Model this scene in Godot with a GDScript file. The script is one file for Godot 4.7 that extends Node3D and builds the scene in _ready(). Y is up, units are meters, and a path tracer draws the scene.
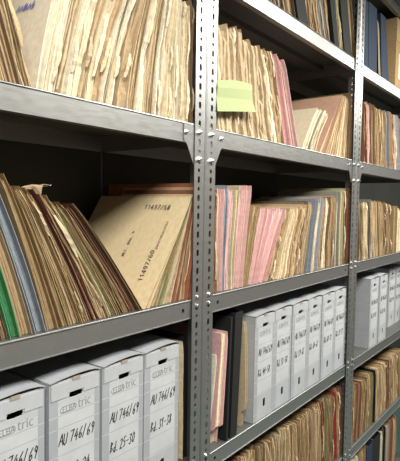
extends Node3D
# Archive aisle: three bays of galvanised shelving with paper files, folders, binders and storage boxes.
# x runs along the shelves, y is up, z = 0 is the front face of the uprights; the aisle is at z > 0.

const SHELF_TOPS := [2.448, 2.073, 1.686, 1.278, 0.875, 0.498, 0.10]
const SHELF_DEPTH := 0.36
const LIP := 0.043

# sRGB colours of card and paper
const TONE := {
	"cream": Color(0.91, 0.86, 0.755), "white": Color(0.91, 0.89, 0.83), "buff": Color(0.82, 0.75, 0.635), "tan": Color(0.72, 0.63, 0.51),
	"ochre": Color(0.61, 0.525, 0.385), "brown": Color(0.50, 0.415, 0.32), "kraft": Color(0.85, 0.775, 0.63), "taupe": Color(0.42, 0.37, 0.31), "rust": Color(0.52, 0.34, 0.27),
	"brick": Color(0.60, 0.37, 0.29), "red": Color(0.62, 0.24, 0.22), "maroon": Color(0.40, 0.19, 0.17), "pink": Color(0.88, 0.745, 0.75), "rose": Color(0.83, 0.66, 0.675), "rosetan": Color(0.74, 0.60, 0.53),
	"grey": Color(0.55, 0.55, 0.53), "slate": Color(0.54, 0.58, 0.64), "lavender": Color(0.66, 0.66, 0.71), "green": Color(0.28, 0.56, 0.38), "olive": Color(0.55, 0.52, 0.38),
	"sage": Color(0.69, 0.70, 0.58), "black": Color(0.05, 0.053, 0.055), "navy": Color(0.11, 0.185, 0.27),
}
const TONE_WORD := {"kraft": "light brown", "brick": "brick-red", "rosetan": "pinkish tan", "slate": "blue-grey", "sage": "pale green", "navy": "dark blue", "brown": "brown", "buff": "pale buff"}
const ORDINAL := ["first", "second", "third", "fourth", "fifth", "sixth", "seventh", "eighth", "ninth", "tenth", "eleventh", "twelfth", "thirteenth", "fourteenth", "fifteenth", "sixteenth", "seventeenth",
	"eighteenth", "nineteenth", "twentieth", "twenty-first", "twenty-second", "twenty-third", "twenty-fourth", "twenty-fifth", "twenty-sixth", "twenty-seventh", "twenty-eighth", "twenty-ninth", "thirtieth", "thirty-first", "thirty-second"]
# row: [where the count starts, name of the row, counted from the right end?]
const ROWS := {
	"upper_left": ["left of the near post", "bright upper-left row", true],
	"middle_left": ["left of the near post", "middle-left row", true],
	"box_left": ["left of the near post", "beside the big white boxes", true],
	"very_top": ["left of the far post", "topmost shelf", true],
	"green_card": ["right of the near post", "row with the green card", false],
	"pink_row": ["right of the near post", "row with pink folders", false],
	"bottom_row": ["left of the far post", "row under the six boxes", true],
	"far_upper": ["right of the far post", "far bay's upper row", false],
	"far_middle": ["right of the far post", "far bay's row above boxes", false],
	"far_low": ["right of the far post", "far bay's row below boxes", false],
	"boxes_mid": ["", "space beside the six boxes", false],
	"far_top": ["", "far bay's topmost row", false],
	"far_floor": ["right of the far post", "far bay's lowest shelf", false],
}
# stretches of files: [row, shelf top, base from x, base to x, head from x, head to x, height at start, height at end, front z, bow at start, bow at end, "colour kind weight|..."]
const STRETCHES := [
	["upper_left", 1.686, -0.5546, -0.4585, -0.6582, -0.5369, 0.2700, 0.2700, -0.012, 0.000, 0.000, "tan r 1|buff f 1|brown f 1.2|tan r .9"],
	["upper_left", 1.686, -0.4566, -0.3212, -0.3869, -0.2272, 0.2850, 0.2850, -0.012, -0.006, -0.009, "white f .9|white r 1.1|tan r .9|cream r 1.1|white w .9|tan r 1|cream w .9|tan w .9"],
	["upper_left", 1.686, -0.3188, -0.0339, -0.2242, -0.0374, 0.2850, 0.2790, -0.012, -0.009, -0.003, "white p .5|grey p .4|cream r .8|tan w 1.2|tan p 1.1|cream w .9|tan p 1.1|white r 1|buff r .9|cream r .8|sage f .35|white r .9|buff r 1|cream r .9|brown r .7"],
	["middle_left", 1.278, -0.5852, -0.4369, -0.6547, -0.5345, 0.2620, 0.2620, -0.012, 0.005, 0.005, "tan r .8|olive r .6|sage r .7|brown r .6|green f .8|tan f .9|slate f .8"],
	["middle_left", 1.278, -0.4359, -0.3180, -0.5253, -0.4545, 0.2640, 0.2380, -0.012, 0.005, 0.005, "ochre f 1.1|rust p .6|ochre p 1|tan p .9|ochre r .8|brown p .8|maroon p .6"],  # brown papers, deepened further: the dimness of this row is in the tones
	["middle_left", 1.278, -0.3180, -0.2004, -0.4545, -0.3743, 0.2380, 0.2160, -0.012, 0.005, 0.005, "tan r 1.1|olive p .9|ochre p .8|brown r .8|maroon p .5|rust p .7|brown f .4"],
	["middle_left", 1.278, -0.1959, -0.0349, -0.0408, -0.0060, 0.2349, 0.2714, -0.012, -0.000, -0.000, "kraft f .5|tan p 1|olive p .9|buff r .8|rust p 1|tan r .8|brick f .6"],
	["box_left", 0.875, -0.0440, -0.0060, -0.0468, -0.0089, 0.2944, 0.3062, -0.040, 0.000, 0.000, "cream f .8|black f .6"],
	["very_top", 2.073, 0.2017, 0.9920, 0.0590, 0.9048, 0.2800, 0.2800, -0.012, 0.000, 0.000, "grey f 1|taupe r 1.1|taupe f .9|black b .9|brown r .7|taupe r 1.1|tan r .6|black b .5|olive r .6|black b .8|brown f .7"],
	["green_card", 1.686, 0.0539, 0.2075, 0.0420, 0.1664, 0.2483, 0.2793, -0.012, 0.000, 0.000, "brown r .4|buff w 1.8|buff w 1.4|tan w .8"],
	["green_card", 1.686, 0.2075, 0.5014, 0.1695, 0.3939, 0.2622, 0.2570, -0.012, 0.000, 0.000, "buff w 1|tan w 1.2|buff w .8|tan w .8|rose f .7|pink f .9"],
	["green_card", 1.686, 0.5593, 0.6610, 0.6829, 0.7708, 0.1606, 0.1504, -0.012, -0.012, -0.012, "cream p .8|grey p .8|buff p .8"],
	["green_card", 1.686, 0.6692, 0.9707, 0.8497, 0.9539, 0.2212, 0.2513, -0.012, 0.000, 0.000, "rosetan f .8|tan p 1.1|buff p 1|tan p .9|brown f .5"],
	["pink_row", 1.278, 0.0580, 0.1882, 0.0541, 0.2286, 0.2664, 0.2731, -0.012, -0.004, -0.004, "ochre r .5|pink f 1|slate p .5|pink p .8|sage p .6|pink f .9|pink f .8"],
	["pink_row", 1.278, 0.1907, 0.3239, 0.2387, 0.4443, 0.2209, 0.2102, -0.012, -0.003, -0.003, "ochre p 1|pink f .8|rose f .8|pink f .9|rose f .9"],
	["pink_row", 1.278, 0.3298, 0.9920, 0.4474, 0.9700, 0.2133, 0.2936, -0.012, -0.006, -0.006, "tan w 1|buff r 1|tan w 1|brown r .8|tan r .9|slate f .5|cream r .6|lavender f .6|tan r .7|cream r .6|brown r .6|tan r .7|grey f .7|sage f .7|brick f .5|sage r .7|rust f .6"],
	["bottom_row", 0.498, 0.0500, 0.9850, 0.0750, 0.9550, 0.2980, 0.2820, -0.016, 0.000, 0.000, "brown r 1|taupe r 1|rust r .9|tan r .9|brown f .9|ochre r .9|taupe r 1|olive r .8|tan r .8|brown r .8|ochre r .9|brown r .9|tan r .8|rust r .7|olive f .6|ochre r .6|brown r .6|red f .4|tan r .5|rust f .4"],  # browner tones carry the dim light this low down
	["far_upper", 1.686, 1.1066, 1.7106, 1.0817, 1.6583, 0.2587, 0.2577, -0.012, 0.000, 0.000, "rust r .7|pink r .5|brown f .6|tan r .9|ochre r .9|tan r .8|slate f .5|rosetan f .6|brown r .8|white r .6|lavender f .4|ochre r .7|rust r .6"],
	["far_middle", 1.278, 1.1098, 1.5399, 1.0860, 1.4940, 0.2524, 0.2501, -0.012, 0.000, 0.000, "brown r .8|cream r .7|taupe r .9|grey r .6|tan p 1|ochre p 1|brown r .8|ochre r .8|tan r .7"],
	["far_middle", 1.278, 1.5480, 1.8029, 1.5430, 1.8149, 0.2411, 0.1914, -0.012, 0.000, 0.000, "ochre f .8|cream r .9|white r .9|rust r .7"],
	["far_low", 0.498, 1.0526, 1.8698, 1.0766, 1.8168, 0.2468, 0.2531, -0.012, 0.000, 0.000, "ochre r .8|rust f .6|brown r .9|ochre r .8|olive f .5|black f .4|tan r .8|ochre r .9|tan r .8|rust r .5|ochre r .8|tan r .7|buff r .6|ochre r .7|tan r .6"],  # dim light below the boxes put into browner tones
	["far_floor", 0.100, 1.0500, 1.7500, 1.0500, 1.7600, 0.3300, 0.3100, -0.012, 0.000, 0.000, "white f 1|tan f .6|ochre f .5|navy b .7|black b .9|white f .3|black f .6|grey f .5|rust f .8|brown r .7"],
]

var M := {}
var used := {}

func _ready() -> void:
	# ---- camera
	var cam := Camera3D.new()
	cam.name = "camera"
	add_child(cam)
	cam.transform = Transform3D(Basis(Vector3(0.60530, 0.01664, 0.79582), Vector3(0.03090, 0.99854, -0.04438), Vector3(-0.79540, 0.05146, 0.60390)).orthonormalized(), Vector3(-0.9549, 1.5, 0.7128))
	cam.fov = 49.5
	cam.near = 0.02
	# ---- environment: a closed room, no sky
	var we := WorldEnvironment.new()
	we.name = "environment"
	var env := Environment.new()
	env.background_mode = Environment.BG_COLOR
	env.background_color = Color(0, 0, 0)
	env.tonemap_mode = Environment.TONE_MAPPER_LINEAR
	env.tonemap_exposure = 1.03
	env.sdfgi_enabled = true
	env.ssao_enabled = true
	env.ssil_enabled = true
	we.environment = env
	add_child(we)
	# ---- materials
	make_materials()
	# ---- room and its ceiling lamps
	build_room()
	ceiling_lamp(-1.0, "left shelving bay")
	ceiling_lamp(1.0, "far slotted post")
	ceiling_lamp(3.0, "end of the shelving")
	# ---- shelving
	build_shelving()
	# ---- contents
	build_files()
	build_boxes()
	build_extras()

# ------------------------------------------------------------------ helpers
func numbered(called: String) -> String:
	var n: int = used.get(called, -1) + 1
	used[called] = n
	return called if n == 0 else "%s_%03d" % [called, n]

func thing(called: String, label: String, category: String, at := Vector3.ZERO, group := "") -> Node3D:
	var o := Node3D.new()
	o.name = numbered(called)
	add_child(o)
	o.position = at
	o.set_meta("label", label)
	o.set_meta("category", category)
	if group:
		o.set_meta("group", group)
	return o

func put(called: String, mesh: Mesh, m: Material, parent: Node, at := Vector3.ZERO) -> MeshInstance3D:
	var o := MeshInstance3D.new()
	o.name = called
	o.mesh = mesh
	o.material_override = m
	o.position = at
	parent.add_child(o, true)
	return o

func mb() -> SurfaceTool:
	var st := SurfaceTool.new()
	st.begin(Mesh.PRIMITIVE_TRIANGLES)
	st.set_smooth_group(-1)
	return st

func fin(st: SurfaceTool) -> ArrayMesh:
	st.generate_normals()
	return st.commit()

func lin(c: Color) -> Color:
	return c.srgb_to_linear()

# a quad whose front looks along `out`; uv are given for a, b, c, d in turn
func quad(st: SurfaceTool, a: Vector3, b: Vector3, c: Vector3, d: Vector3, out: Vector3, col := Color.WHITE, ua := Vector2.ZERO, ub := Vector2.ZERO, uc := Vector2.ZERO, ud := Vector2.ZERO) -> void:
	var n := (c - a).cross(d - b)
	var vs := [a, b, c, a, c, d]
	var us := [ua, ub, uc, ua, uc, ud]
	if n.dot(out) > 0:
		vs = [a, c, b, a, d, c]
		us = [ua, uc, ub, ua, ud, uc]
	for i in 6:
		st.set_color(col)
		st.set_uv(us[i])
		st.set_smooth_group(-1)
		st.add_vertex(vs[i])

func box(st: SurfaceTool, lo: Vector3, hi: Vector3, col := Color.WHITE) -> void:
	for ax in 3:
		var u := (ax + 1) % 3
		var v := (ax + 2) % 3
		for s in 2:
			var p := lo
			p[ax] = hi[ax] if s else lo[ax]
			var q := p; q[u] = hi[u]
			var r := q; r[v] = hi[v]
			var t := p; t[v] = hi[v]
			var out := Vector3.ZERO
			out[ax] = 1.0 if s else -1.0
			quad(st, p, q, r, t, out, col)

# a plate cell w x h round an eight-sided hole 2hw x 2hh; c is its centre, ux and uy span it, n is its front
func cell(st: SurfaceTool, c: Vector3, ux: Vector3, uy: Vector3, n: Vector3, x0: float, x1: float, y0: float, y1: float, hx: float, hy: float, hw: float, hh: float, t: float, col := Color.WHITE) -> void:
	var outer := [Vector2(x1, hy), Vector2(x1, y1), Vector2(hx, y1), Vector2(x0, y1), Vector2(x0, hy), Vector2(x0, y0), Vector2(hx, y0), Vector2(x1, y0)]
	var kx := hw * 0.88
	var ky := hh * 0.86
	var inner := [Vector2(hw, 0), Vector2(kx, ky), Vector2(0, hh), Vector2(-kx, ky), Vector2(-hw, 0), Vector2(-kx, -ky), Vector2(0, -hh), Vector2(kx, -ky)]
	for i in 8:
		var j := (i + 1) % 8
		var o1: Vector2 = outer[i]
		var o2: Vector2 = outer[j]
		var i1: Vector2 = inner[i] + Vector2(hx, hy)
		var i2: Vector2 = inner[j] + Vector2(hx, hy)
		var p := [c + ux * o1.x + uy * o1.y, c + ux * o2.x + uy * o2.y, c + ux * i2.x + uy * i2.y, c + ux * i1.x + uy * i1.y]
		var f := n * t * 0.5
		quad(st, p[0] + f, p[1] + f, p[2] + f, p[3] + f, n, col)
		quad(st, p[0] - f, p[1] - f, p[2] - f, p[3] - f, -n, col)
		var mid := (i1 + i2) * 0.5 - Vector2(hx, hy)
		quad(st, p[3] + f, p[2] + f, p[2] - f, p[3] - f, -(ux * mid.x + uy * mid.y), col)
		if (o1.x == x0 and o2.x == x0) or (o1.x == x1 and o2.x == x1) :
			quad(st, p[0] + f, p[1] + f, p[1] - f, p[0] - f, ux * signf(o1.x - hx), col)

func prism(st: SurfaceTool, pts: Array, z0: float, z1: float, col := Color.WHITE) -> void:
	var n := pts.size()
	var mid := Vector2.ZERO
	for p in pts:
		mid += p / n
	for i in n:
		var a: Vector2 = pts[i]
		var b: Vector2 = pts[(i + 1) % n]
		for z in [[z0, -1.0], [z1, 1.0]]:
			quad(st, Vector3(mid.x, mid.y, z[0]), Vector3(a.x, a.y, z[0]), Vector3((a.x + b.x) / 2, (a.y + b.y) / 2, z[0]), Vector3(b.x, b.y, z[0]), Vector3(0, 0, z[1]), col)
		var o := (a + b) * 0.5 - mid
		quad(st, Vector3(a.x, a.y, z0), Vector3(b.x, b.y, z0), Vector3(b.x, b.y, z1), Vector3(a.x, a.y, z1), Vector3(o.x, o.y, 0), col)

# ------------------------------------------------------------------ materials
func noise_tex(freq: float, lo: Color, hi: Color, size := 512, seed_ := 1, oct := 4, kind := FastNoiseLite.TYPE_SIMPLEX_SMOOTH, stretch := Vector2.ONE) -> ImageTexture:
	var fn := FastNoiseLite.new()
	fn.seed = seed_
	fn.noise_type = kind
	fn.frequency = freq
	fn.fractal_octaves = oct
	var im := Image.create(size, size, false, Image.FORMAT_RGB8)
	# seamless: blend of four shifted fields
	for y in size:
		for x in size:
			var fx := float(x) / size
			var fy := float(y) / size
			var a := fn.get_noise_2d(x * stretch.x, y * stretch.y)
			var b := fn.get_noise_2d((x - size) * stretch.x, y * stretch.y)
			var c := fn.get_noise_2d(x * stretch.x, (y - size) * stretch.y)
			var d := fn.get_noise_2d((x - size) * stretch.x, (y - size) * stretch.y)
			var v := lerpf(lerpf(a, b, fx), lerpf(c, d, fx), fy)
			im.set_pixel(x, y, lo.lerp(hi, clampf(v * 0.9 + 0.5, 0, 1)))
	return ImageTexture.create_from_image(im)

func std(c: Color, rough: float, metal := 0.0) -> StandardMaterial3D:
	var m := StandardMaterial3D.new()
	m.albedo_color = c
	m.roughness = rough
	m.metallic = metal
	return m

func make_materials() -> void:
	# galvanised steel: faint spangle, fine rolled scratches
	var spangle := noise_tex(0.05, Color(0.90, 0.90, 0.90), Color(1, 1, 1), 256, 5, 3, FastNoiseLite.TYPE_CELLULAR)
	var rolled := noise_tex(0.06, Color(0.42, 0.42, 0.42), Color(0.56, 0.56, 0.56), 256, 9, 4, FastNoiseLite.TYPE_SIMPLEX_SMOOTH, Vector2(0.25, 1.6))
	var steel := std(Color(0.70, 0.71, 0.715), 0.75, 0.8)
	steel.albedo_texture = spangle
	steel.roughness_texture = rolled
	steel.roughness_texture_channel = BaseMaterial3D.TEXTURE_CHANNEL_RED
	steel.uv1_triplanar = true
	steel.uv1_scale = Vector3(5, 5, 5)
	M.steel = steel
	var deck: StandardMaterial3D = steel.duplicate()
	deck.albedo_color = Color(0.42, 0.43, 0.43)  # same steel, darkened: shade of the undersides put into the colour
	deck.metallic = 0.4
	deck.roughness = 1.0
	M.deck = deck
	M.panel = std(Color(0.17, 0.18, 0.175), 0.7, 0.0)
	M.bolt = std(Color(0.82, 0.83, 0.84), 0.28, 0.95)
	# paper edges: fine layered streaks along v
	var im := Image.create(256, 128, false, Image.FORMAT_RGB8)
	var rng := RandomNumberGenerator.new()
	rng.seed = 77
	var fn := FastNoiseLite.new()
	fn.seed = 3
	fn.frequency = 0.03
	var streak := []
	for x in 256:
		streak.append(rng.randf())
	for y in 128:
		for x in 256:
			var xx := fposmod(x + fn.get_noise_2d(x * 0.6, y) * 5.0, 256.0)
			var i := int(xx)
			var v: float = lerpf(streak[i], streak[(i + 1) % 256], xx - i)
			v = 0.80 + 0.20 * pow(v, 0.6) + fn.get_noise_2d(x * 2.0 + 900, y * 6.0) * 0.10
			v = clampf(v, 0, 1)
			im.set_pixel(x, y, Color(v, v * 0.985, v * 0.96))
	var pages := std(Color(1, 1, 1), 0.95)
	pages.albedo_texture = ImageTexture.create_from_image(im)
	pages.vertex_color_use_as_albedo = true
	M.pages = pages
	# card covers: mottled, slightly stained
	var card := std(Color(1, 1, 1), 0.9)
	card.albedo_texture = noise_tex(0.03, Color(0.90, 0.88, 0.85), Color(1, 1, 1), 512, 21, 5)
	card.uv1_triplanar = true
	card.uv1_scale = Vector3(4, 4, 4)
	card.vertex_color_use_as_albedo = true
	M.card = card
	var board := std(Color(1, 1, 1), 0.8)
	board.vertex_color_use_as_albedo = true
	M.board = board
	var carton := std(Color(1, 1, 1), 0.7)
	carton.albedo_texture = noise_tex(0.02, Color(0.94, 0.94, 0.94), Color(1, 1, 1), 256, 31, 4)
	carton.uv1_triplanar = true
	carton.uv1_scale = Vector3(3, 3, 3)
	carton.vertex_color_use_as_albedo = true
	M.carton = carton
	M.ink = std(Color(0.05, 0.05, 0.06), 0.6)
	M.stamp = std(Color(0.16, 0.13, 0.22), 0.8)
	M.pale_stamp = std(Color(0.42, 0.36, 0.34), 0.8)
	M.print_grey = std(Color(0.52, 0.53, 0.56), 0.7)
	M.blue_ink = std(Color(0.42, 0.42, 0.70), 0.8)
	M.green_card = std(Color(0.68, 0.73, 0.54), 0.8)
	var plaster := std(Color(1, 1, 1), 0.95)
	plaster.albedo_texture = noise_tex(0.015, Color(0.86, 0.86, 0.86), Color(1, 1, 1), 256, 41, 5)
	plaster.uv1_triplanar = true
	plaster.uv1_scale = Vector3(0.7, 0.7, 0.7)
	var ceil: StandardMaterial3D = plaster.duplicate()
	ceil.albedo_color = Color(0.86, 0.85, 0.82)
	M.ceiling = ceil
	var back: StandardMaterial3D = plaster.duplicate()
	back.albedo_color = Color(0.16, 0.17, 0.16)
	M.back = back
	var front: StandardMaterial3D = plaster.duplicate()
	front.albedo_color = Color(0.47, 0.44, 0.40)
	M.front = front
	var fl: StandardMaterial3D = plaster.duplicate()
	fl.albedo_color = Color(0.25, 0.33, 0.33)
	fl.roughness = 0.5
	M.floor = fl
	M.enamel = std(Color(0.88, 0.88, 0.86), 0.5)
	var glow := std(Color(1, 1, 1), 0.5)
	glow.emission_enabled = true
	glow.emission = Color(1.0, 0.98, 0.92)
	glow.emission_energy_multiplier = 1.6
	M.glow = glow

# ------------------------------------------------------------------ room
func slab_of(called: String, lo: Vector3, hi: Vector3, m: Material) -> void:
	var st := mb()
	box(st, lo, hi)
	var o := put(called, fin(st), m, self)
	o.set_meta("kind", "structure")

func build_room() -> void:
	slab_of("floor", Vector3(-3.2, -0.1, -0.60), Vector3(6.2, 0, 2.25), M.floor)
	slab_of("ceiling", Vector3(-3.2, 2.95, -0.60), Vector3(6.2, 3.05, 2.25), M.ceiling)
	slab_of("wall_back", Vector3(-3.2, 0, -0.60), Vector3(6.2, 2.95, -0.44), M.back)
	slab_of("wall_front", Vector3(-3.2, 0, 2.1), Vector3(6.2, 2.95, 2.25), M.front)
	slab_of("wall_left", Vector3(-3.2, 0, -0.44), Vector3(-3.05, 2.95, 2.1), M.front)
	slab_of("wall_right", Vector3(6.05, 0, -0.44), Vector3(6.2, 2.95, 2.1), M.front)

func ceiling_lamp(x: float, where: String) -> void:
	var t := thing("pendant_lamp", "white fluorescent pendant lamp hanging above the aisle by the " + where, "lamp", Vector3(x, 2.95, 1.0), "pendant lamps along the aisle")
	var st := mb()
	prism(st, [Vector2(-0.62, -0.46), Vector2(0.62, -0.46), Vector2(0.62, -0.41), Vector2(0.58, -0.39), Vector2(-0.58, -0.39), Vector2(-0.62, -0.41)], -0.37, 0.37)
	put("housing", fin(st), M.enamel, t)
	st = mb()
	box(st, Vector3(-0.60, -0.472, -0.35), Vector3(0.60, -0.4605, 0.35))
	put("diffuser", fin(st), M.glow, t)
	var cy := CylinderMesh.new()
	cy.top_radius = 0.006
	cy.bottom_radius = 0.006
	cy.height = 0.388
	cy.radial_segments = 10
	for s in [-0.45, 0.45]:
		put("rod", cy, M.enamel, t, Vector3(s, -0.195, 0))
	var l := AreaLight3D.new()
	l.name = "tube_light"
	l.area_size = Vector2(1.2, 0.70)
	l.light_energy = 6.2
	l.light_color = Color(1.0, 0.98, 0.93)
	l.shadow_enabled = true
	l.area_range = 12.0
	l.area_attenuation = 2.0
	t.add_child(l)
	l.position = Vector3(0, -0.475, 0)
	l.rotation.x = -PI / 2

# ------------------------------------------------------------------ shelving
# L-section upright with punched slots; side -1: the corner is at its right edge, +1: at its left edge
func upright_mesh(side: int, punched: bool, h: float) -> ArrayMesh:
	var st := mb()
	var w := 0.040
	var g := 0.0012          # half the gap to the next bay's upright
	var X := Vector3.RIGHT
	var Y := Vector3.UP
	var Z := Vector3.BACK
	if not punched:
		box(st, Vector3(minf(side * g, side * (g + w)), 0, -0.002), Vector3(maxf(side * g, side * (g + w)), h, 0))
		box(st, Vector3(minf(side * g, side * (g + 0.002)), 0, -0.042), Vector3(maxf(side * g, side * (g + 0.002)), h, -0.002))
		return fin(st)
	var r := 0.004           # the rounded bend
	var p := 0.0215
	var n := int(h / p)
	var xa := minf(side * (g + r), side * (g + w))
	var xb := maxf(side * (g + r), side * (g + w))
	for i in n:
		var long_ := i % 2 == 0
		var hw := 0.0046 if long_ else 0.0042
		var hh := 0.0078 if long_ else 0.0042
		cell(st, Vector3(0, i * p, -0.001), X, Y, Z, xa, xb, 0, p, side * 0.0235, p * 0.5, hw, hh, 0.002)
		cell(st, Vector3(side * (g + 0.001), i * p, 0), Z, Y, -X * side, -0.042, -r, 0, p, -0.0235, p * 0.5, hw, hh, 0.002)
	# bend
	for k in 4:
		var a0 := PI / 2 * k / 4.0
		var a1 := PI / 2 * (k + 1) / 4.0
		var c := Vector3(side * (g + r), 0, -r)
		var d0 := Vector3(-side * sin(a0), 0, cos(a0)) * r
		var d1 := Vector3(-side * sin(a1), 0, cos(a1)) * r
		quad(st, c + d0, c + d1, c + d1 + Y * h, c + d0 + Y * h, d0 + d1)
	return fin(st)

# a shelf pan: deck, folded front, rear and side lips, with a bolt hole near each end of the front lip
func shelf_mesh(w: float) -> ArrayMesh:
	var st := mb()
	var h := w / 2.0
	var d := SHELF_DEPTH
	var zf := -0.0045
	# front lip in three runs: punched ends and a plain middle
	for s in [-1, 1]:
		cell(st, Vector3(s * (h - 0.065), -LIP / 2 - 0.001, zf - 0.0008), Vector3.RIGHT, Vector3.UP, Vector3.BACK, -0.012, 0.012, -LIP / 2, LIP / 2, 0, 0, 0.0045, 0.0045, 0.0016)
		box(st, Vector3(minf(s * (h - 0.053), s * h), -LIP - 0.001, zf - 0.0016), Vector3(maxf(s * (h - 0.053), s * h), -0.001, zf))
	box(st, Vector3(-h + 0.077, -LIP - 0.001, zf - 0.0016), Vector3(h - 0.077, -0.001, zf))
	# rolled top edge of the lip, and the return at its foot
	for k in 3:
		var a0 := PI / 2 * k / 3.0
		var a1 := PI / 2 * (k + 1) / 3.0
		var c := Vector3(0, -0.0025, zf)
		var d0 := Vector3(0, cos(a0), sin(a0)) * 0.0025
		var d1 := Vector3(0, cos(a1), sin(a1)) * 0.0025
		quad(st, c + d0 - Vector3(h, 0, 0), c + d1 - Vector3(h, 0, 0), c + d1 + Vector3(h, 0, 0), c + d0 + Vector3(h, 0, 0), d0 + d1)
	box(st, Vector3(-h, -LIP - 0.002, zf - 0.016), Vector3(h, -LIP - 0.0005, zf + 0.0018))
	box(st, Vector3(-h, -LIP, -d), Vector3(h, -0.001, -d + 0.0016))
	box(st, Vector3(-h, -LIP, -d + 0.002), Vector3(-h + 0.0016, -0.001, zf - 0.002))
	box(st, Vector3(h - 0.0016, -LIP, -d + 0.002), Vector3(h, -0.001, zf - 0.002))
	return fin(st)

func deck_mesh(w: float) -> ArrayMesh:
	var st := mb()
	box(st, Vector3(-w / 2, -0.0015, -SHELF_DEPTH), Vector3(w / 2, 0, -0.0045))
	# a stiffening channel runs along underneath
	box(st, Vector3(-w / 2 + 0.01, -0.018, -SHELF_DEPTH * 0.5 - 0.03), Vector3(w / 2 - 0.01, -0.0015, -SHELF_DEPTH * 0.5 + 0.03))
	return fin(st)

func bolt_mesh(r: float, long_: float) -> ArrayMesh:
	var st := mb()
	var hex := []
	var rnd := []
	for i in 6:
		hex.append(Vector2(cos(i * PI / 3 + 0.3), sin(i * PI / 3 + 0.3)) * r)
	for i in 8:
		rnd.append(Vector2(cos(i * PI / 4), sin(i * PI / 4)) * r * 0.5)
	prism(st, hex, 0, r * 0.8)
	prism(st, rnd, r * 0.8, r * 0.8 + long_)
	return fin(st)

func gusset_mesh(side: int) -> ArrayMesh:
	var st := mb()
	# the plate covers the upright's width and flares out towards the shelf
	var pts := [Vector2(0.002, 0.0), Vector2(0.078, 0.0), Vector2(0.078, -0.036), Vector2(0.066, -0.046), Vector2(0.0425, -0.088), Vector2(0.002, -0.088)]
	var out := []
	for p in pts:
		out.append(Vector2(p.x * side, p.y))
	prism(st, out, -0.0042, -0.0022)
	return fin(st)

func build_shelving() -> void:
	var H := 2.62
	var um := {-1: upright_mesh(-1, true, H), 1: upright_mesh(1, true, H)}
	var plain := {-1: upright_mesh(-1, false, H), 1: upright_mesh(1, false, H)}
	var sm := shelf_mesh(0.992)
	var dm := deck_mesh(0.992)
	var gm := {-1: gusset_mesh(-1), 1: gusset_mesh(1)}
	var bm := bolt_mesh(0.0062, 0.004)
	var small := bolt_mesh(0.0045, 0.001)
	var names := ["galvanised shelving bay left of the near slotted post", "galvanised shelving bay between the two slotted posts", "galvanised shelving bay beyond the far slotted post"]
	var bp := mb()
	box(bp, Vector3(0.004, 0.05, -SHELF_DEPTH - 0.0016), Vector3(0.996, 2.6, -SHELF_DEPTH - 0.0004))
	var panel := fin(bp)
	for b in 3:
		var x0 := b - 1.0
		var t := thing("shelving_unit", names[b], "shelving", Vector3(x0, 0, 0), "shelving bays along the aisle")
		# uprights: +1 stands at the bay's left end, -1 at its right end
		for e in [[0.0, 1], [1.0, -1]]:
			var seen: bool = not (b == 0 and e[1] == 1)
			var u := put("upright", um[e[1]] if seen else plain[e[1]], M.steel, t, Vector3(e[0], 0, 0))
			put("upright", plain[e[1]], M.steel, t, Vector3(e[0], 0, -SHELF_DEPTH - 0.003))
			if not seen:
				continue
			for k in SHELF_TOPS.size():
				var y: float = SHELF_TOPS[k]
				var ds := [0.018, 0.080] if k == 2 else [-0.004, 0.017]
				for dy in ds:
					put("bolt", small if k != 2 else bm, M.bolt, u, Vector3(e[1] * 0.0235, y - dy, 0.0))
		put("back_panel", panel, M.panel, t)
		for k in SHELF_TOPS.size():
			var y: float = SHELF_TOPS[k]
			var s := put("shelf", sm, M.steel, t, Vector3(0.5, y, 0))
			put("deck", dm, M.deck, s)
			if k == 2:
				for e in [-1, 1]:
					put("bolt", bm, M.bolt, s, Vector3(e * (0.496 - 0.065), -0.022, -0.0045))
		for e in [[0.0, 1], [1.0, -1]]:
			if b == 0 and e[1] == 1:
				continue
			put("gusset_plate", gm[e[1]], M.steel, t, Vector3(e[0], SHELF_TOPS[2] - 0.004, 0))

# ------------------------------------------------------------------ files
# one sheaf between the fractions fa and fb of a file's thickness. f holds xl0, xr0 (base), xl1, xr1 (head), h, bow, depth
func edge_at(f: Dictionary, y: float, right: int) -> float:
	var s: float = clampf(y / (f.hr if right else f.hl), 0.0, 1.15)
	var bend: float = (f.br if right else f.bl) * 4.0 * s * (1.0 - s)
	return (lerpf(f.xr0, f.xr1, s) if right else lerpf(f.xl0, f.xl1, s)) + bend

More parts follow.
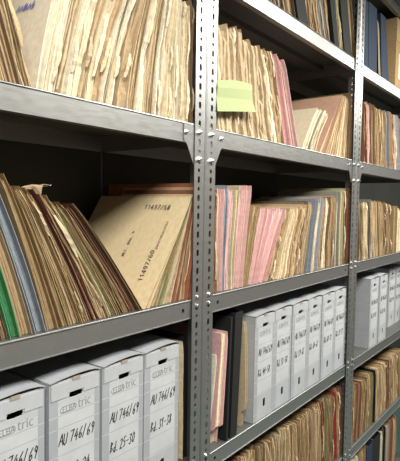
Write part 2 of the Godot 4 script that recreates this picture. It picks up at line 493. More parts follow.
func sheaf(st: SurfaceTool, f: Dictionary, fa: float, fb: float, hh: float, zf: float, rag: float, curl: float, rng: RandomNumberGenerator, col: Color, depth: float, edge_u: float, dog := 0.0) -> void:
	var K: int = f.k
	var rows := []
	var ph := rng.randf() * TAU
	var ph2 := rng.randf() * TAU
	var w1 := rng.randf_range(0.6, 1.6) * TAU
	var notch := rng.randf() if rag > 0.003 else -1.0
	var notch_w := rng.randf_range(0.03, 0.10)
	for i in K + 1:
		var s := float(i) / K
		var y := s * hh
		var le := edge_at(f, y, 0)
		var re := edge_at(f, y, 1)
		var a := lerpf(le, re, fa)
		var b := lerpf(le, re, fb)
		var z := zf + rng.randf_range(-rag, rag) * 0.4 + sin(ph + w1 * s) * rag * 0.8
		if notch >= 0 and absf(s - notch) < notch_w:
			z -= rag * 1.6
		if dog > 0 and s > 0.9:
			z -= dog * (s - 0.9) / 0.1
		var c := sin(ph2 + w1 * 1.3 * s) * curl + rng.randf_range(-curl, curl) * 0.16
		if f.has("foot") and s < f.foot:
			z -= 0.07 * (1.0 - s / f.foot)
		# leaves curl no further than the file is wide
		c = clampf(c, le - a + 0.0001, re - b - 0.0001)
		rows.append([a, b, y, z, c])
	var zb := -depth
	for i in K:
		var p: Array = rows[i]
		var q: Array = rows[i + 1]
		var dn := 0.014
		var v0: float = p[2] * 4.0
		var v1: float = q[2] * 4.0
		var fl0 := Vector3(p[0] + p[4], p[2], p[3]); var fl1 := Vector3(q[0] + q[4], q[2], q[3])
		var fr0 := Vector3(p[1] + p[4], p[2], p[3]); var fr1 := Vector3(q[1] + q[4], q[2], q[3])
		var ml0 := Vector3(p[0], p[2], zf - dn); var ml1 := Vector3(q[0], q[2], zf - dn)
		var mr0 := Vector3(p[1], p[2], zf - dn); var mr1 := Vector3(q[1], q[2], zf - dn)
		var bl0 := Vector3(p[0], p[2], zb); var bl1 := Vector3(q[0], q[2], zb)
		var br0 := Vector3(p[1], p[2], zb); var br1 := Vector3(q[1], q[2], zb)
		var ua := edge_u
		var ub: float = edge_u + (p[1] - p[0]) * 9.0
		quad(st, fl0, fr0, fr1, fl1, Vector3(0, 0, 1), col, Vector2(ua, v0), Vector2(ub, v0), Vector2(ub, v1), Vector2(ua, v1))
		quad(st, fl0, fl1, ml1, ml0, Vector3(-1, 0, 0), col, Vector2(ua, v0), Vector2(ua, v1), Vector2(ua + 0.02, v1), Vector2(ua + 0.02, v0))
		quad(st, ml0, ml1, bl1, bl0, Vector3(-1, 0, 0), col, Vector2(ua, v0), Vector2(ua, v1), Vector2(ua + 0.3, v1), Vector2(ua + 0.3, v0))
		quad(st, fr0, fr1, mr1, mr0, Vector3(1, 0, 0), col, Vector2(ub, v0), Vector2(ub, v1), Vector2(ub + 0.02, v1), Vector2(ub + 0.02, v0))
		quad(st, mr0, mr1, br1, br0, Vector3(1, 0, 0), col, Vector2(ub, v0), Vector2(ub, v1), Vector2(ub + 0.3, v1), Vector2(ub + 0.3, v0))
	for e in [[0, -1.0], [K, 1.0]]:
		var p: Array = rows[e[0]]
		var ub: float = edge_u + (p[1] - p[0]) * 9.0
		quad(st, Vector3(p[0] + p[4], p[2], p[3]), Vector3(p[1] + p[4], p[2], p[3]), Vector3(p[1], p[2], zb), Vector3(p[0], p[2], zb), Vector3(0, e[1], 0), col,
			Vector2(edge_u, 0), Vector2(ub, 0), Vector2(ub, 1), Vector2(edge_u, 1))

func jitter(c: Color, rng: RandomNumberGenerator, amount: float) -> Color:
	var k := 1.0 + rng.randf_range(-amount, amount)
	var w := rng.randf_range(-amount, amount) * 0.25
	return lin(Color(clampf(c.r * k * (1 + w), 0, 0.97), clampf(c.g * k, 0, 0.96), clampf(c.b * k * (1 - w), 0, 0.95)))

const PAPER_OF := {
	"cream": ["cream", "white", "buff", "cream"], "white": ["white", "white", "cream"], "buff": ["buff", "cream", "buff", "tan"], "tan": ["tan", "buff", "tan", "ochre"],
	"ochre": ["ochre", "tan", "ochre"], "brown": ["brown", "tan", "ochre"], "kraft": ["kraft", "buff"], "taupe": ["taupe", "tan", "grey"], "rust": ["rust", "tan", "brown", "rust"],
	"maroon": ["maroon", "maroon", "rust", "tan"], "olive": ["olive", "tan", "sage"], "sage": ["sage", "buff", "tan"], "grey": ["grey", "buff", "white"],
	"pink": ["pink", "pink", "pink"], "rose": ["rose", "pink", "rose"], "black": ["taupe", "black"], "navy": ["grey", "taupe"], "slate": ["slate", "slate"], "green": ["green", "green"],
}

func make_file(row: String, tone: String, kind: String, f: Dictionary, at: Vector3, label: String, seed_: int) -> Node3D:
	var rng := RandomNumberGenerator.new()
	rng.seed = seed_
	var called: String = {"w": "paper_file", "r": "paper_file", "f": "card_folder", "p": "paper_bundle", "b": "ring_binder"}[kind]
	var cat: String = {"w": "file", "r": "file", "f": "folder", "p": "file", "b": "binder"}[kind]
	var t := thing(called, label, cat, at, "files in the " + ROWS[row][1])
	var wide: float = maxf(f.xr0 - f.xl0, f.xr1 - f.xl1)
	var base: Color = TONE[tone]
	var papers: Array = f.get("papers", PAPER_OF.get(tone, ["buff", "tan", tone]))
	# how much each part takes of the thickness
	var cv := 0.0
	match kind:
		"r", "w": cv = clampf(0.0011 / wide, 0.03, 0.16)
		"f": cv = clampf(0.0016 / wide, 0.06, 0.30)
		"p": cv = clampf(0.0008 / wide, 0.02, 0.10)
		"b": cv = clampf(0.0026 / wide, 0.06, 0.22)
	var rag: float = {"w": 0.0032, "r": 0.0026, "f": 0.0007, "p": 0.0016, "b": 0.0002}[kind]
	var curl: float = {"w": 0.0012, "r": 0.0009, "f": 0.0003, "p": 0.0004, "b": 0.0}[kind]
	var mat: Material = M.board if kind == "b" else M.card
	# covers
	for s in 2:
		var st := mb()
		var lo := 0.012 if s == 0 else 1.0 - cv
		var hi := cv if s == 0 else 0.988
		var over: float = {"w": 0.0, "r": rng.randf_range(-0.008, 0.003), "f": 0.004, "p": rng.randf_range(-0.006, 0.002), "b": 0.004}[kind]
		sheaf(st, f, lo, hi, f.h * (1.0 if kind != "r" else rng.randf_range(0.97, 1.01)), over, rag, curl * 0.6, rng, jitter(base, rng, 0.07), f.depth, 0.0, rng.randf() * 0.012 if kind == "r" else 0.004)
		put("cover", fin(st), mat, t)
	# spine at the rear of folders and binders
	if kind == "f" or kind == "b":
		var sp := mb()
		sheaf_spine(sp, f, 0.0052 if kind == "b" else -f.depth - 0.0002, jitter(base, rng, 0.05))
		put("spine", fin(sp), mat, t)
	# the leaves, in sheaves told apart by their edges
	var n: int = clampi(int(wide / {"w": 0.011, "r": 0.0030, "f": 0.0042, "p": 0.0019, "b": 0.008}[kind]), 1, 13)
	var pg := mb()
	var cuts := [0.0]
	for i in n:
		cuts.append(cuts[-1] + rng.randf_range(0.5, 1.5))
	var top_f: float = 0.985 if kind != "b" else 0.95
	for i in n:
		var a: float = lerpf(cv * 1.02, 1.0 - cv * 1.02, cuts[i] / cuts[-1])
		var b: float = lerpf(cv * 1.02, 1.0 - cv * 1.02, cuts[i + 1] / cuts[-1])
		var gap := (b - a) * 0.05
		var c: Color = TONE[papers[rng.randi() % papers.size()]]
		var zf: float = {"w": rng.randf_range(-0.005, 0.003), "r": rng.randf_range(-0.009, 0.002), "f": rng.randf_range(-0.008, -0.003), "p": rng.randf_range(-0.006, 0.0), "b": -0.012}[kind]
		sheaf(pg, f, a + gap, b - gap, f.h * top_f * rng.randf_range(0.955, 1.0), zf, rag, curl, rng, jitter(c, rng, 0.10 if kind != "w" else 0.05), f.depth - 0.004, rng.randf(), rng.randf() * 0.008)
	put("pages", fin(pg), M.pages, t)
	# here and there a torn strip hangs out of the edge
	if (kind == "r" or kind == "w") and wide > 0.006 and (rng.randf() < 0.6 or row == "upper_left"):
		var run := rng.randf_range(0.0, 0.25)
		while run < 0.9:
			var long_ := rng.randf_range(0.12, 0.45)
			var fl := mb()
			flap(fl, f, run, minf(run + long_, 0.97), rng, jitter(TONE[papers[rng.randi() % papers.size()]].lerp(TONE["cream"], 0.55 if row == "upper_left" else 0.25), rng, 0.08))
			put("torn_strip", fin(fl), M.card, t)
			run += long_ + rng.randf_range(0.1, 0.6)
	return t

func sheaf_spine(st: SurfaceTool, f: Dictionary, z: float, col: Color) -> void:
	var K := 6
	for i in K:
		var v := []
		for j in [i, i + 1]:
			var y: float = float(j) / K * f.h
			v.append([edge_at(f, y, 0) + 0.0002, edge_at(f, y, 1) - 0.0002, y])
		var z2 := z - 0.0012
		var p: Array = v[0]
		var q: Array = v[1]
		quad(st, Vector3(p[0], p[2], z), Vector3(p[1], p[2], z), Vector3(q[1], q[2], z), Vector3(q[0], q[2], z), Vector3(0, 0, 1), col)
		quad(st, Vector3(p[0], p[2], z2), Vector3(p[1], p[2], z2), Vector3(q[1], q[2], z2), Vector3(q[0], q[2], z2), Vector3(0, 0, -1), col)
		quad(st, Vector3(p[0], p[2], z), Vector3(p[0], p[2], z2), Vector3(q[0], q[2], z2), Vector3(q[0], q[2], z), Vector3(-1, 0, 0), col)
		quad(st, Vector3(p[1], p[2], z), Vector3(p[1], p[2], z2), Vector3(q[1], q[2], z2), Vector3(q[1], q[2], z), Vector3(1, 0, 0), col)

# a torn strip of cover paper that lies along the edge from the height s0, standing a little proud
func flap(st: SurfaceTool, f: Dictionary, s0: float, s1: float, rng: RandomNumberGenerator, col: Color) -> void:
	var u := rng.randf_range(0.3, 0.7)
	var drift := rng.randf_range(-0.25, 0.25)
	var wide: float = minf(f.xr0 - f.xl0, f.xr1 - f.xl1)
	var w := clampf(wide * rng.randf_range(0.35, 0.75), 0.002, 0.0085)
	var n := 9
	var pts := []
	var ws := []
	for i in n + 1:
		var s := float(i) / n
		var y: float = lerpf(s0, s1, s) * f.h
		var ww := w * (0.35 + 0.75 * sin(PI * (0.12 + 0.8 * s))) * rng.randf_range(0.75, 1.15)
		var le := edge_at(f, y, 0) + ww * 0.5
		var re := edge_at(f, y, 1) - ww * 0.5
		pts.append(Vector3(clampf(lerpf(edge_at(f, y, 0), edge_at(f, y, 1), u + drift * (s - 0.5)), minf(le, re), maxf(le, re)), y, 0.0035 + 0.004 * sin(s * PI) * rng.randf_range(0.7, 1.3)))
		ws.append(ww)
	var th := Vector3(0, 0, -0.0006)
	for i in n:
		var r := Vector3(0.95, 0, rng.randf_range(-0.1, 0.3)) * 0.5
		var a: Vector3 = pts[i] - r * ws[i]
		var b: Vector3 = pts[i] + r * ws[i]
		var c: Vector3 = pts[i + 1] + r * ws[i + 1]
		var d: Vector3 = pts[i + 1] - r * ws[i + 1]
		quad(st, a, b, c, d, Vector3(0, 0, 1), col)
		quad(st, a + th, b + th, c + th, d + th, Vector3(0, 0, -1), col)
		quad(st, a, d, d + th, a + th, Vector3(-1, 0, 0), col)
		quad(st, b, c, c + th, b + th, Vector3(1, 0, 0), col)

func build_files() -> void:
	# how many stand in each row, for counting from its right end
	var total := {}
	for g in STRETCHES:
		total[g[0]] = total.get(g[0], 0) + str(g[11]).split("|").size()
	var at_ := {}
	var seed_ := 1000
	for g in STRETCHES:
		var row: String = g[0]
		var items := str(g[11]).split("|")
		var rng := RandomNumberGenerator.new()
		rng.seed = hash(row) + items.size()
		var ws := []
		var sum := 0.0
		for it in items:
			var w := float(it.split(" ")[2]) * rng.randf_range(0.85, 1.15)
			ws.append(w)
			sum += w
		var run := 0.0
		for i in items.size():
			var bits := items[i].split(" ")
			var a: float = run / sum
			run += ws[i]
			var b: float = run / sum
			var m := (a + b) / 2
			var xc := (lerpf(g[2], g[3], a) + lerpf(g[2], g[3], b)) / 2
			var h: float = lerpf(g[6], g[7], m) * rng.randf_range(0.97, 1.02)
			var cut := 0.0006
			var deep := rng.randf_range(0.225, 0.25)
			var f := {"xl0": lerpf(g[2], g[3], a) + cut - xc, "xr0": lerpf(g[2], g[3], b) - cut - xc, "xl1": lerpf(g[4], g[5], a) + cut - xc, "xr1": lerpf(g[4], g[5], b) - cut - xc,
				"h": h, "hl": lerpf(g[6], g[7], a), "hr": lerpf(g[6], g[7], b), "bl": lerpf(g[9], g[10], a), "br": lerpf(g[9], g[10], b), "depth": deep, "k": 18 if g[2] < 0.6 else 10}
			if bits[0] == "kraft" or bits[0] == "brick":
				f.depth = 0.31
			var k: int = at_.get(row, 0)
			at_[row] = k + 1
			var nth: int = (total[row] - 1 - k) if ROWS[row][2] else k
			var word: String = TONE_WORD.get(bits[0], bits[0])
			var what: String = {"w": "%s wrapped file", "r": "%s ragged file", "f": "%s card folder", "p": "%s paper bundle", "b": "%s board binder"}[bits[1]] % word
			var label := "%s, %s %s, %s" % [what, ORDINAL[nth], ROWS[row][0], ROWS[row][1]]
			seed_ += 17
			var z: float = g[8] + (rng.randf_range(-0.006, 0.003) if bits[1] != "b" else 0.0)
			var o := make_file(row, bits[0], bits[1], f, Vector3(xc, g[1] + 0.0006, z), label, seed_)
			if row == "upper_left" and i == 0 and bits[0] == "white":
				scribble_cover(o, f)
			if row == "middle_left" and bits[0] == "tan" and bits[1] == "r" and f.xl1 < f.xl0 and g[2] > -0.4:
				top_curl(o, f, TONE[bits[0]].lerp(TONE["buff"], 0.5))
			if bits[0] == "kraft":
				o.set_meta("label", "light brown folder leaning over, stamped 11497/58 and 11497/60 on its cover")
				stamp_cover(o, f)

func text_on(called: String, s: String, size: float, m: Material, parent: Node, tr: Transform3D, face := "Droid Sans Mono") -> void:
	var tm := TextMesh.new()
	var fo := SystemFont.new()
	fo.font_names = PackedStringArray([face])
	tm.font = fo
	tm.text = s
	tm.font_size = 32
	tm.pixel_size = size / 32.0
	tm.depth = 0.0003
	tm.horizontal_alignment = HORIZONTAL_ALIGNMENT_LEFT
	tm.vertical_alignment = VERTICAL_ALIGNMENT_CENTER
	tm.curve_step = 2.0
	var o := put(called, tm, m, parent)
	o.transform = tr

func scribble_cover(o: Node3D, f: Dictionary) -> void:
	var e := Vector3(f.xl1 - f.xl0, f.h, 0).normalized()
	var n := Vector3.BACK.cross(e)
	var w := put("blue_scribble", handwriting("~~", 0.016, 0.05, 0.0016), M.blue_ink, o)
	w.transform = Transform3D(Basis(Vector3.BACK, e, n), Vector3(edge_at(f, 0.15, 0), 0.15, -0.10) + n * 0.0012)

# a loose sheet at the head of a file that has curled over to the right
func top_curl(o: Node3D, f: Dictionary, c: Color) -> void:
	var st := mb()
	var rng := RandomNumberGenerator.new()
	rng.seed = int(f.h * 1e5)
	var prof := [Vector2(-0.003, -0.009), Vector2(-0.002, 0.002), Vector2(0.003, 0.0060), Vector2(0.013, 0.0072), Vector2(0.022, 0.0060), Vector2(0.031, 0.0068)]
	var x: float = lerpf(f.xl1, f.xr1, 0.5)
	var zs := [0.004, -0.012, -0.03, -0.055]
	var g := []
	for k in zs.size():
		var line := []
		for p in prof:
			line.append(Vector3(x + p.x * (1.0 + 0.25 * k) + rng.randf_range(-0.0015, 0.0015), f.h * 1.02 + p.y + rng.randf_range(-0.0014, 0.0014), zs[k] - p.x * rng.randf_range(0.1, 0.7)))
		g.append(line)
	var th := Vector3(0, 0.0005, 0)
	for k in zs.size() - 1:
		for i in prof.size() - 1:
			quad(st, g[k][i] + th, g[k][i + 1] + th, g[k + 1][i + 1] + th, g[k + 1][i] + th, Vector3(-0.4, 1, 0), lin(c))
			quad(st, g[k][i], g[k][i + 1], g[k + 1][i + 1], g[k + 1][i], Vector3(0.4, -1, 0), lin(c))
			if k == 0:
				quad(st, g[k][i], g[k][i + 1], g[k][i + 1] + th, g[k][i] + th, Vector3(0, 0, 1), lin(c))
	put("curled_sheet", fin(st), M.card, o)

func stamp_cover(o: Node3D, f: Dictionary) -> void:
	var e := Vector3(f.xl1 - f.xl0, f.h, 0).normalized()
	var Z := Vector3.BACK
	var n := Z.cross(e)
	var foot := Vector3(f.xl0, 0, 0) + n * 0.0005
	text_on("stamped_number", "11497/58", 0.0175, M.stamp, o, Transform3D(Basis(Z, e, n), foot + e * 0.254 + Z * -0.130))
	text_on("stamped_number", "11497/60", 0.0165, M.stamp, o, Transform3D(Basis(e, -Z, n), foot + e * 0.060 + Z * -0.042))
	text_on("typed_line", "Zentralarchiv", 0.0095, M.pale_stamp, o, Transform3D(Basis(e, -Z, n), foot + e * 0.142 + Z * -0.036))
	text_on("typed_line", "MEI. Bha. 9", 0.0105, M.stamp, o, Transform3D(Basis(e, -Z, n), foot + e * 0.116 + Z * -0.128))

# ------------------------------------------------------------------ archive boxes
const GLYPH := {
	"A": [[0, 0, 0.38, 1, 0.72, 0], [0.14, 0.36, 0.62, 0.40]], "U": [[0, 1, 0.04, 0.2, 0.26, 0, 0.5, 0.18, 0.58, 1]], "B": [[0.1, 0, 0.12, 1, 0.5, 0.84, 0.14, 0.52, 0.58, 0.28, 0.1, 0]],
	"d": [[0.5, 0.4, 0.2, 0.45, 0.08, 0.15, 0.3, 0, 0.5, 0.2], [0.5, 1, 0.5, 0]], ".": [[0.1, 0, 0.16, 0.06]], "-": [[0.05, 0.42, 0.5, 0.46]], "/": [[0.0, -0.1, 0.4, 1.05]],
	"0": [[0.3, 1, 0.05, 0.6, 0.1, 0.1, 0.35, 0, 0.55, 0.4, 0.5, 0.85, 0.3, 1]], "1": [[0.02, 0.7, 0.3, 1, 0.26, 0]], "2": [[0.02, 0.8, 0.3, 1, 0.5, 0.75, 0.05, 0.02, 0.58, 0.04]],
	"3": [[0.05, 0.95, 0.5, 0.98, 0.22, 0.6, 0.5, 0.3, 0.3, 0, 0.02, 0.1]], "4": [[0.35, 1, 0.0, 0.4, 0.6, 0.42], [0.42, 0.7, 0.36, 0]], "5": [[0.55, 1, 0.15, 0.97, 0.1, 0.58, 0.45, 0.5, 0.45, 0.1, 0.02, 0.02]],
	"6": [[0.48, 1, 0.1, 0.5, 0.08, 0.12, 0.3, 0, 0.52, 0.2, 0.4, 0.45, 0.1, 0.3]], "7": [[0.0, 0.93, 0.56, 1, 0.2, 0]], "8": [[0.48, 0.85, 0.25, 1, 0.08, 0.8, 0.5, 0.25, 0.25, 0, 0.05, 0.22, 0.48, 0.85]],
	"9": [[0.5, 0.8, 0.25, 1, 0.06, 0.75, 0.25, 0.52, 0.5, 0.75, 0.3, 0]], " ": [], "~": [[0, 0.2, 0.2, 0.9, 0.3, 0.1, 0.5, 0.8, 0.6, 0.2, 0.85, 0.95, 0.8, 0.0, 1.0, 0.5]],
}

func handwriting(s: String, h: float, w: float, pen: float) -> ArrayMesh:
	var st := mb()
	var x := 0.0
	var step := w / s.length()
	var k := 0
	for ch in s:
		k += 1
		for line in GLYPH.get(ch, []):
			var pts := []
			for i in range(0, line.size(), 2):
				var py: float = line[i + 1]
				pts.append(Vector3(x + line[i] * step * 1.25 + py * h * 0.16, py * h + sin(k * 2.1) * h * 0.05, 0))
			for i in pts.size() - 1:
				var a: Vector3 = pts[i]
				var b: Vector3 = pts[i + 1]
				var d := (b - a).normalized()
				var nrm := Vector3(-d.y, d.x, 0) * pen * 0.5
				a -= d * pen * 0.4
				b += d * pen * 0.4
				var up := Vector3(0, 0, 0.0003)
				quad(st, a - nrm + up, b - nrm + up, b + nrm + up, a + nrm + up, Vector3(0, 0, 1))
				quad(st, a - nrm, b - nrm, b - nrm + up, a - nrm + up, -nrm)
				quad(st, a + nrm, b + nrm, b + nrm + up, a + nrm + up, nrm)
		x += step * (0.55 if ch in [" ", "."] else 1.0)
	return fin(st)

var box_parts := {}

# a board made of bands, with thin printed rules between them
func strips(st: SurfaceTool, x0: float, x1: float, y0: float, y1: float, z0: float, z1: float, rules: Array, field: Color, rule: Color) -> void:
	var y := y0
	for r in rules:
		if r <= y0 or r >= y1:
			continue
		box(st, Vector3(x0, y, z0), Vector3(x1, r, z1), field)
		box(st, Vector3(x0, r, z0), Vector3(x1, r + 0.0013, z1), rule)
		y = r + 0.0013
	box(st, Vector3(x0, y, z0), Vector3(x1, y1, z1), field)

func box_meshes() -> void:
	var w := 0.1145
	var h := 0.308
	var d := 0.29
	var t := 0.0025
	var grey := lin(Color(0.61, 0.63, 0.665))
	var white := lin(Color(0.725, 0.74, 0.77))
	var st := mb()
	# shell: two sides, back, floor
	var side_rules := []
	for k in 7:
		side_rules.append(0.024 + 0.043 * k)
	strips(st, -w / 2, -w / 2 + t, 0, h, -d, -t, side_rules, grey.lerp(white, 0.45), white)
	strips(st, w / 2 - t, w / 2, 0, h, -d, -t, side_rules, grey.lerp(white, 0.45), white)
	box(st, Vector3(-w / 2 + t, 0, -d), Vector3(w / 2 - t, h, -d + t), grey.lerp(white, 0.55))
	box(st, Vector3(-w / 2 + t, 0, -d + t), Vector3(w / 2 - t, t, -t), grey.lerp(white, 0.55))
	box_parts.shell = fin(st)
	# front: grey margins, white middle, a grip slot above and a finger hole below
	st = mb()
	var c := Vector3(0, 0, -t / 2)
	var X := Vector3.RIGHT
	var Y := Vector3.UP
	var Z := Vector3.BACK
	var front_rules := [0.021, 0.078, 0.116, 0.172, 0.222, 0.245]
	var m0 := -w / 2 + 0.019
	var m1 := w / 2 - 0.013
	for s in [[-w / 2, m0], [m1, w / 2]]:
		strips(st, s[0], s[1], 0, h, -t, 0, front_rules, grey, white)
	cell(st, c, X, Y, Z, m0, m1, 0.0, 0.075, 0.003, 0.045, 0.0075, 0.0135, t, white.lerp(grey, 0.5))
	strips(st, m0, m1, 0.075, 0.262, -t, 0, front_rules, white, grey)
	cell(st, c, X, Y, Z, m0, m1, 0.262, 0.292, 0.001, 0.2775, 0.0155, 0.0055, t, white.lerp(grey, 0.35))
	box(st, Vector3(m0, 0.292, -t), Vector3(m1, h, 0), white.lerp(grey, 0.45))
	box_parts.front = fin(st)
	# flap tucked over the upper front, its lower edge level with the slot
	st = mb()
	for s in [[-w / 2 + 0.004, -0.016, 0.2765], [0.018, w / 2 - 0.004, 0.2765]]:
		box(st, Vector3(s[0], s[2], 0), Vector3(s[1], h - 0.003, 0.0012), white.lerp(grey, 0.4))
	box(st, Vector3(-0.016, 0.2835, 0), Vector3(0.018, h - 0.003, 0.0012), white.lerp(grey, 0.4))
	box_parts.flap = fin(st)
	# lid: a thin sheet that bulges up at its front edge
	st = mb()
	var N := 8
	for i in N:
		for j in 5:
			var p := []
			for e in [[i, j], [i + 1, j], [i + 1, j + 1], [i, j + 1]]:
				var u: float = e[0] / float(N)
				var v: float = e[1] / 5.0
				var lift := 0.0055 * pow(sin(u * PI), 0.6) * (1.0 - v) * (0.6 + 0.8 * u) + 0.0008
				p.append(Vector3(lerpf(-w / 2, w / 2, u), h + lift, lerpf(0.003, -d, v)))
			var dy := Vector3(0, 0.0012, 0)
			quad(st, p[0] + dy, p[1] + dy, p[2] + dy, p[3] + dy, Y, grey)  # grey rather than white: weak light on the lid put into the colour
			quad(st, p[0], p[1], p[2], p[3], -Y, white)
			if j == 0:
				quad(st, p[0], p[1], p[1] + dy, p[0] + dy, Z, white.lerp(lin(Color(0.6, 0.5, 0.38)), 0.55))
	box_parts.lid = fin(st)
	st = mb()
	box(st, Vector3(-0.008, h - 0.0045, 0.0012), Vector3(0.009, h + 0.0022, 0.0022), lin(Color(0.60, 0.575, 0.53)))
	box_parts.tab = fin(st)
	# maker's mark: a rounded outline
	st = mb()
	var ring := []
	for i in 24:
		var a := i * TAU / 24
		ring.append(Vector2(0.0125 * signf(cos(a)) + 0.0055 * cos(a), 0.0062 * sin(a)))
	for i in 24:
		var a: Vector2 = ring[i]
		var b: Vector2 = ring[(i + 1) % 24]
		var ka := Vector2((absf(a.x) - 0.0012) * signf(a.x), a.y * 0.82)
		var kb := Vector2((absf(b.x) - 0.0012) * signf(b.x), b.y * 0.82)
		quad(st, Vector3(a.x, a.y, 0.0003), Vector3(b.x, b.y, 0.0003), Vector3(kb.x, kb.y, 0.0003), Vector3(ka.x, ka.y, 0.0003), Z)
	box_parts.ring = fin(st)

func archive_box(at: Vector3, turn: float, line2: String, label: String, group: String) -> void:
	var t := thing("archive_box", label, "box", at, group)
	t.rotation.y = turn
	put("body", box_parts.shell, M.carton, t)
	var fr := put("front_panel", box_parts.front, M.carton, t)
	put("front_flap", box_parts.flap, M.carton, t)
	put("lid", box_parts.lid, M.carton, t)
	put("tab", box_parts.tab, M.carton, t)
	put("logo_outline", box_parts.ring, M.print_grey, fr, Vector3(-0.016, 0.255, 0.0002))
	var B := Basis.IDENTITY
	text_on("logo_lettering", "ELBA", 0.0135, M.print_grey, fr, Transform3D(B, Vector3(-0.0295, 0.255, 0.0003)), "Droid Sans")
	text_on("logo_lettering", "tric", 0.021, M.print_grey, fr, Transform3D(B, Vector3(0.005, 0.2565, 0.0003)), "Droid Sans")
	put("handwritten_number", handwriting("AU 746/69", 0.0200, 0.086, 0.0016), M.ink, fr, Vector3(-0.037, 0.191, 0.0003))
	put("handwritten_number", handwriting(line2, 0.0200, 0.078, 0.0016), M.ink, fr, Vector3(-0.037, 0.131, 0.0003))

func build_boxes() -> void:
	box_meshes()
	var y := 0.8752
	var left := [[-0.4995, "Bd. 10-18"], [-0.3755, "Bd. 19-24"], [-0.2545, "Bd. 25-30"], [-0.1370, "Bd. 31-38"]]
	var lab := ["white archive box marked AU 746/69, cut by the picture's left edge", "white archive box marked AU 746/69, second from the left edge", "white archive box marked Bd. 25-30 in black", "white archive box marked Bd. 31-38, nearest the post"]
	for i in 4:
		archive_box(Vector3(left[i][0], y, -0.006), [0.0, -0.01, 0.008, 0.0][i], left[i][1], lab[i], "archive boxes in the left bay")
	var mid := ["Bd. 44-50", "Bd. 51-58", "Bd. 59-63", "Bd. 64-67", "Bd. 68-72", "Bd. 73-77"]
	for i in 6:
		archive_box(Vector3(0.317 + 0.1163 * i, y, -0.007 - 0.002 * (i % 2)), 0.0, mid[i], "light grey archive box, %s of six in the middle bay counting from the near post" % ORDINAL[i], "archive boxes in the middle bay")
	for i in 4:
		archive_box(Vector3([1.300, 1.430, 1.757, 1.876][i], y, -0.008 - (0.055 if i > 1 else 0.0)), 0.0, ["Bd. 78-81", "Bd. 82-86", "Bd. 87-90", "Bd. 91-95"][i], "light grey archive box, %s beyond the far post in the far bay" % ORDINAL[i], "archive boxes in the far bay")

# ------------------------------------------------------------------ single pieces
func one(tone: String, kind: String, x: Array, h: float, y: float, z: float, label: String, seed_: int, row: String, more: Dictionary) -> Node3D:
	var xc: float = (x[0] + x[1]) / 2
	var f := {"xl0": x[0] - xc, "xr0": x[1] - xc, "xl1": x[2] - xc, "xr1": x[3] - xc, "h": h, "hl": h, "hr": h, "bl": 0.0, "br": 0.0, "depth": 0.24, "k": 12}
	f.merge(more)
	return make_file(row, tone, kind, f, Vector3(xc, y, z), label, seed_)

func build_extras() -> void:
	var y := 0.8756
	# left end of the middle bay, beside the boxes
	one("white", "f", [0.044, 0.048, 0.080, 0.084], 0.240, y, -0.016, "pale folder slanting behind the near post, in front of the pink folder", 41, "boxes_mid", {})
	one("rose", "f", [0.068, 0.106, 0.099, 0.130], 0.292, y, -0.014, "pink folder full of white papers leaning beside black binders", 42, "boxes_mid", {"foot": 0.16, "papers": ["white", "cream", "white"]})
	one("black", "b", [0.1215, 0.1300, 0.1340, 0.1425], 0.330, y, -0.012, "thin black binder beside the pink folder", 44, "boxes_mid", {})
	one("black", "b", [0.1420, 0.1730, 0.1560, 0.1930], 0.338, y, -0.012, "thick black binder left of the narrow tan folder", 45, "boxes_mid", {})
	one("buff", "f", [0.221, 0.233, 0.208, 0.2185], 0.302, y, -0.013, "narrow tan folder between a black binder and the first grey box", 47, "boxes_mid", {"foot": 0.18})
	# far bay, topmost shelf in view
	y = 2.0736
	one("navy", "b", [1.060, 1.118, 1.040, 1.094], 0.255, y, -0.012, "dark blue binder next to the far post", 51, "far_top", {})
	one("navy", "b", [1.122, 1.225, 1.100, 1.200], 0.262, y, -0.012, "wide dark blue binder, second from the far post", 52, "far_top", {})
	one("black", "f", [1.230, 1.258, 1.208, 1.218], 0.235, y, -0.014, "black folder squeezed between dark blue binders", 53, "far_top", {})
	one("cream", "f", [1.262, 1.283, 1.2215, 1.2325], 0.225, y, -0.013, "cream folder squeezed between dark blue binders", 54, "far_top", {})
	one("navy", "b", [1.290, 1.395, 1.248, 1.318], 0.262, y, -0.012, "leaning dark blue binder beside the cardboard carton", 55, "far_top", {})
	carton(Vector3(1.515, y, -0.014))
	green_card()

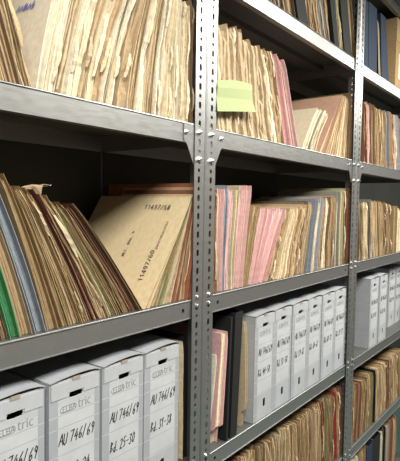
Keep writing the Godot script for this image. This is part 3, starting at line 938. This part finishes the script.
func carton(at: Vector3) -> void:
	var t := thing("cardboard_carton", "tan cardboard carton with a deep lid beside the dark blue binders", "carton", at)
	var w := 0.25
	var d := 0.30
	var kraft := lin(Color(0.74, 0.63, 0.47))
	var st := mb()
	box(st, Vector3(0.002, 0, -d + 0.002), Vector3(w - 0.002, 0.225, -0.002), kraft)
	put("body", fin(st), M.card, t)
	st = mb()
	box(st, Vector3(0, 0.222, -d), Vector3(w, 0.325, 0), lin(Color(0.78, 0.68, 0.52)))
	put("lid", fin(st), M.card, t)
	st = mb()
	box(st, Vector3(0.05, 0.05, -0.002), Vector3(0.20, 0.17, -0.0015), lin(Color(0.88, 0.87, 0.82)))
	put("paper_label", fin(st), M.board, t)

func green_card() -> void:
	var t := thing("folded_card", "pale green folded card tucked behind the near post, across tan files", "card", Vector3(0.05, 1.765, -0.0045))
	# three bands with creases between them; it tilts up towards its free end
	var rows := [[-0.010, 0.037, 0.151, 0.0535, 0.0], [0.0, 0.0185, 0.140, 0.0380, 0.0022], [0.0, -0.0040, 0.147, 0.0130, 0.0], [0.0, -0.0385, 0.160, -0.0150, 0.0030]]
	for k in 3:
		var st := mb()
		var a: Array = rows[k]
		var b: Array = rows[k + 1]
		var n := 8
		for i in n:
			var p := []
			for e in [[a, i], [a, i + 1], [b, i + 1], [b, i]]:
				var s: float = e[1] / float(n)
				var r: Array = e[0]
				p.append(Vector3(lerpf(-0.008, r[2] - (0.008 if e[0] == rows[0] else 0.0), s), lerpf(r[1], r[3], s) + (0.0 if e[0] != rows[0] else 0.004 * sin(s * PI)), r[4] + 0.004 + 0.010 * sin(s * 2.4)))
			var th := Vector3(0, 0, 0.0006)
			quad(st, p[0] + th, p[1] + th, p[2] + th, p[3] + th, Vector3(0, 0, 1))
			quad(st, p[0], p[1], p[2], p[3], Vector3(0, 0, -1))
			quad(st, p[0], p[1], p[1] + th, p[0] + th, Vector3(0, 1, 0))
			quad(st, p[3], p[2], p[2] + th, p[3] + th, Vector3(0, -1, 0))
			if i == n - 1:
				quad(st, p[1], p[2], p[2] + th, p[1] + th, Vector3(1, 0, 0))
		put("band", fin(st), M.green_card, t)
